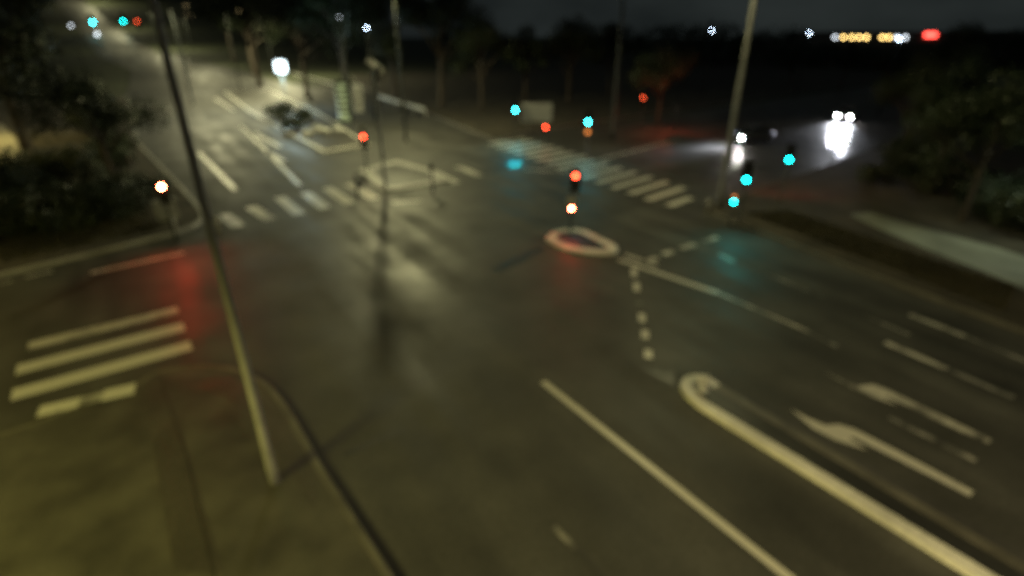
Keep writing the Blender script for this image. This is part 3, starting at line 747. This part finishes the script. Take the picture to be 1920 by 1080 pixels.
# bushes
def bush_data(seed, r, n, leaf, m):
    rnd = random.Random(seed)
    blobs = [(rnd.uniform(-.6, .6) * r, rnd.uniform(-.6, .6) * r, r * rnd.uniform(.3, .75), r * rnd.uniform(.4, .62)) for _ in range(7)]
    bm = bmesh.new()
    for k in range(5):
        a = k * 1.3; tube(bm, [(0, 0, 0), (math.cos(a) * r * .25, math.sin(a) * r * .25, r * .4), (math.cos(a) * r * .6, math.sin(a) * r * .6, r * .9)], [.04, .03, .01], 6)
    sm = bpy.data.meshes.new('stems'); bm.to_mesh(sm); bm.free(); sm.materials.append(M['bark'])
    return sm, leaves_mesh('foliage', blobs, n, leaf, m, seed)
BD = [bush_data(5, 1.5, 2200, .09, M['leaf']), bush_data(9, 1.9, 2600, .10, M['leaf2'])]
def bush(label, x, y, k, s, rz=0, group='bushes'):
    t = thing('bush', label, 'bush', (x, y, .1), rz, group); t.scale = (s, s, s)
    link(bpy.data.objects.new('stems', BD[k][0]), t); link(bpy.data.objects.new('foliage', BD[k][1]), t)
for i, (u, v, k, s, lab) in enumerate((
        (528, 222, 0, 1.15, 'rounded bush on the median right under the cool white lamp'), (568, 228, 0, .9, 'lit bush on the median beside the pale boulders'), (548, 244, 0, .8, 'smallest bush on the median, in front of the other two'))):
    p = G(u, v); bush(lab, p.x, p.y, k, s, i * 1.4, 'bushes on the median')
for i, (u, v, k, s, lab) in enumerate((
        (40, 440, 1, 1.25, 'dark bush by the left arm at the frame edge'), (120, 430, 0, 1.4, 'dark bush second from the left edge along the left arm'), (200, 415, 1, 1.15, 'dark bush in the middle of the left hedge row'),
        (255, 385, 0, 1.2, 'dark bush just left of the control cabinet'), (215, 320, 1, 1.3, 'dark bush behind the hedge row by the far branch'), (130, 350, 0, 1.6, 'large dark bush under the left trees'), (190, 250, 1, 1.4, 'dark bush beside the far branch kerb'), (20, 380, 1, 1.6, 'large dark bush at the left frame edge below the lit path'))):
    p = G(u, v); bush(lab, p.x, p.y, k, s, i * 1.1, 'bushes on the left side')
for i, (u, v, k, s, lab) in enumerate((
        (1700, 330, 1, 1.3, 'dark bush where the right verge meets the cross street'), (1780, 372, 0, 1.4, 'dark bush above the pale path'), (1860, 410, 1, 1.3, 'dark bush close to the path at the right'), (1930, 440, 0, 1.4, 'dark bush at the right frame edge'), (1640, 345, 0, .8, 'small bush below the oncoming headlights'))):
    p = G(u, v); bush(lab, p.x, p.y, k, s, i * 1.1, 'bushes on the right verge')
# grass tufts on verges as stuff
def tufts(label, poly, n, seed):
    rnd = random.Random(seed); vs = []; fs = []
    (x0, y0), (x1, y1), (x2, y2), (x3, y3) = [p.xy for p in poly]
    for _ in range(n):
        a, b = rnd.random(), rnd.random()
        x = (x0 * (1 - a) + x1 * a) * (1 - b) + (x3 * (1 - a) + x2 * a) * b; y = (y0 * (1 - a) + y1 * a) * (1 - b) + (y3 * (1 - a) + y2 * a) * b
        th = rnd.uniform(0, 6.28); h = rnd.uniform(.06, .16); i = len(vs); c, s = math.cos(th) * .05, math.sin(th) * .05
        vs += [(x - c, y - s, .11), (x + c, y + s, .11), (x + s * .6, y - c * .6, .11 + h)]; fs.append((i, i + 1, i + 2))
    o = mesh_obj('grass', vs, fs, M['dry']); tag(o, label, 'grass'); o['kind'] = 'stuff'
tufts('short rough grass on the right verge between kerb and path', [G(1400, 405), G(1880, 590), G(1900, 545), G(1480, 400)], 9000, 3)
tufts('short rough grass under the left bushes', [G(10, 500), G(300, 435), G(230, 330), G(-60, 380)], 7000, 4)
# yellow lit path patch at the left edge
struct(flat('path', [G(-60, 225), G(5, 235), G(30, 262), G(42, 290), G(30, 312), G(-60, 330)], M['concrete'], .13))
pp = G(-30, 270); street_lamp('short street lamp over the lit path at the left frame edge', pp.x - 2, pp.y, 6, R(0), 1.0, energy=2200, colr=(1, .78, .22))

# ------------------------------------------------------------------ cars
def car(label, p, ang, paint_m, group='oncoming cars'):
    t = thing('car', label, 'car', p, ang, group)
    L, W = 4.3, 1.76
    prof = [(-2.15, .35, .72), (-2.1, .25, .80), (-1.5, .2, .98), (-.9, .2, 1.02), (.9, .2, 1.03), (1.6, .22, 1.0), (2.05, .26, .92), (2.12, .35, .72)]
    bm = bmesh.new(); rings = []
    for x, zl, zh in prof:
        hw = W / 2 * (1 - .10 * (abs(x) / 2.15) ** 4)
        rings.append([bm.verts.new((x, sy * hw * f_, z)) for sy, f_, z in ((-1, .92, zl), (-1, 1, (zl + zh) / 2), (-1, .93, zh), (1, .93, zh), (1, 1, (zl + zh) / 2), (1, .92, zl))])
    for a, b in zip(rings, rings[1:]):
        for k in range(6): bm.faces.new((a[k], a[(k + 1) % 6], b[(k + 1) % 6], b[k]))
    bm.faces.new(rings[0][::-1]); bm.faces.new(rings[-1])
    bmesh.ops.recalc_face_normals(bm, faces=bm.faces[:])
    b_ = bm_obj('body', bm, paint_m, t, True)
    bm = bmesh.new(); rings = []
    for x, z, hw in ((-1.25, 1.0, .78), (-.55, 1.42, .62), (.7, 1.46, .62), (1.6, 1.02, .74)):
        rings.append([bm.verts.new((x, -hw, z)), bm.verts.new((x, hw, z)), bm.verts.new((x, hw, .98)), bm.verts.new((x, -hw, .98))])
    for a, b in zip(rings, rings[1:]):
        for k in range(4): bm.faces.new((a[k], a[(k + 1) % 4], b[(k + 1) % 4], b[k]))
    bm_obj('windows', bm, M['glass'], t)
    bm = bmesh.new(); box(bm, (.08, 0, 1.465), (1.3, 1.22, .04), bev=.015); bm_obj('roof', bm, paint_m, t)
    for sx in (-1.32, 1.35):
        for sy in (-1, 1):
            bm = bmesh.new(); tube(bm, [(sx, sy * .70, .31), (sx, sy * .88, .31)], [.31, .31], 22); wh = bm_obj('wheel', bm, M['tyre'], t, True)
            bm = bmesh.new(); tube(bm, [(sx, sy * .86, .31), (sx, sy * .895, .31)], [.2, .17], 16); bm_obj('rim', bm, M['rim'], wh, True)
    for sy in (-1, 1):
        bm = bmesh.new(); box(bm, (-2.10, sy * .62, .68), (.12, .30, .15), bev=.04); bm_obj('headlight', bm, M['head'], t, True)
        bm = bmesh.new(); box(bm, (-.6, sy * .93, 1.02), (.1, .16, .12), bev=.03); bm_obj('mirror', bm, paint_m, t)
        l = bpy.data.lights.new('headlight_beam', 'SPOT'); l.energy = 2600; l.color = (.86, .9, 1); l.spot_size = R(46); l.spot_blend = .8; l.shadow_soft_size = .08
        o = bpy.data.objects.new('headlight_beam', l); link(o, t); o.location = (-2.3, sy * .62, .68); o.rotation_euler = (R(84), 0, R(90))
    bm = bmesh.new(); box(bm, (-2.13, 0, .45), (.06, 1.1, .14), bev=.02); bm_obj('grille', bm, M['black'], t)
    return t
x, y = at_height(1588, 214, .68); d = G(1588, 214, .68)
t = car('silver car with both headlights glaring, farther up the cross street', (d.x, d.y, 0), R(52), M['silver'])
d = G(1391, 254, .68)
t = car('dark car with one headlight glaring, beside the thick lamp pole', (d.x + 1.05, d.y + .3, 0), R(28), M['darkcar'])

# ------------------------------------------------------------------ distant lamps and horizon building
def far_lamp(label, u, v, dist, r, m):
    p = GD(u, v, dist); z0 = hill(p.x, p.y)
    t = thing('distant_lamp', label, 'street lamp', (p.x, p.y, z0), 0, 'distant lamps'); H = p.z - z0
    bm = bmesh.new(); tube(bm, [(0, 0, 0), (0, 0, H - r)], [.1, .06], 8); bm_obj('pole', bm, M['dark'], t, True)
    bm = bmesh.new(); bmesh.ops.create_icosphere(bm, subdivisions=2, radius=r, matrix=Matrix.Translation((0, 0, H)) @ Matrix.Diagonal((1, 1, .7, 1))); bm_obj('lamp_head', bm, M[m], t, True)
far_lamp('brightest blue-white distant lamp above the tilted sign', 687, 52, 66, .09, 'far_white')
far_lamp('faint distant lamp left of the brightest one', 636, 32, 66, .07, 'far_dimw')
far_lamp('faint distant lamp beside the tall pole top', 744, 37, 64, .07, 'far_dimw')
far_lamp('blue distant lamp above the red lit tree', 1335, 57, 95, .11, 'far_white')
far_lamp('grey-blue distant lamp right of the thick pole', 1517, 62, 100, .11, 'far_white')
far_lamp('blue distant lamp at the end of the window row', 1686, 73, 84, .12, 'far_white')
far_lamp('dim blue glow added as the reflection of the brightest far green signal', 182, 64, 230, .5, 'far_dimw')  # emissive globe stands in for the green signal's reflection
far_lamp('dim blue lamp at the left of the far green signal', 133, 48, 200, .3, 'far_dimw')

# low building on the horizon with lit windows
d = GD(1640, 70, 260)
t = thing('building', 'long low building on the horizon with a row of yellow windows', 'building', (d.x, d.y, 0), face(d.x, d.y))
H0 = d.z
bm = bmesh.new(); box(bm, (6, 6, (H0 + 1.5) / 2), (70, 12, H0 + 1.5)); bm_obj('wall', bm, M['wall'], t)
bm = bmesh.new(); box(bm, (6, 6, H0 + 1.7), (71.5, 13.5, .4), bev=.1); bm_obj('roof', bm, M['dark'], t)
for k, x_ in enumerate((-13, -10.2, -7.4, -4.9, -2.6, 2.4, 4.6, 7.0, 9.6)):
    bm = bmesh.new(); box(bm, (x_, -.06, H0), (.9, .1, .8), bev=.02); bm_obj('window', bm, M['far_yel'] if 0 < k < 7 else M['far_dimw'], t)
bm = bmesh.new(); box(bm, (17, -.15, H0 + 1.0), (3.6, .2, 1.7), bev=.2); bm_obj('sign', bm, M['far_red'], t)
# second signal turned towards the tree, added to throw red light on it
p = G(1262, 250)
t = thing('traffic_signal', 'added signal seen from behind, throwing red light on the tree', 'traffic signal', (p.x, p.y, 0), math.atan2(G(1232, 232).y - p.y, G(1232, 232).x - p.x) + R(90), 'traffic signals')
bm = bmesh.new(); tube(bm, [(0, 0, 0), (0, 0, 3.2)], [.06, .05], 12); bm_obj('pole', bm, M['dark'], t, True)
signal_head(t, 2.8, RAG, 'red', 'red_mid')
ol = bpy.data.objects.new('signal_light', RED_LIGHT); link(ol, t); ol.location = (0, -.6, 2.8)
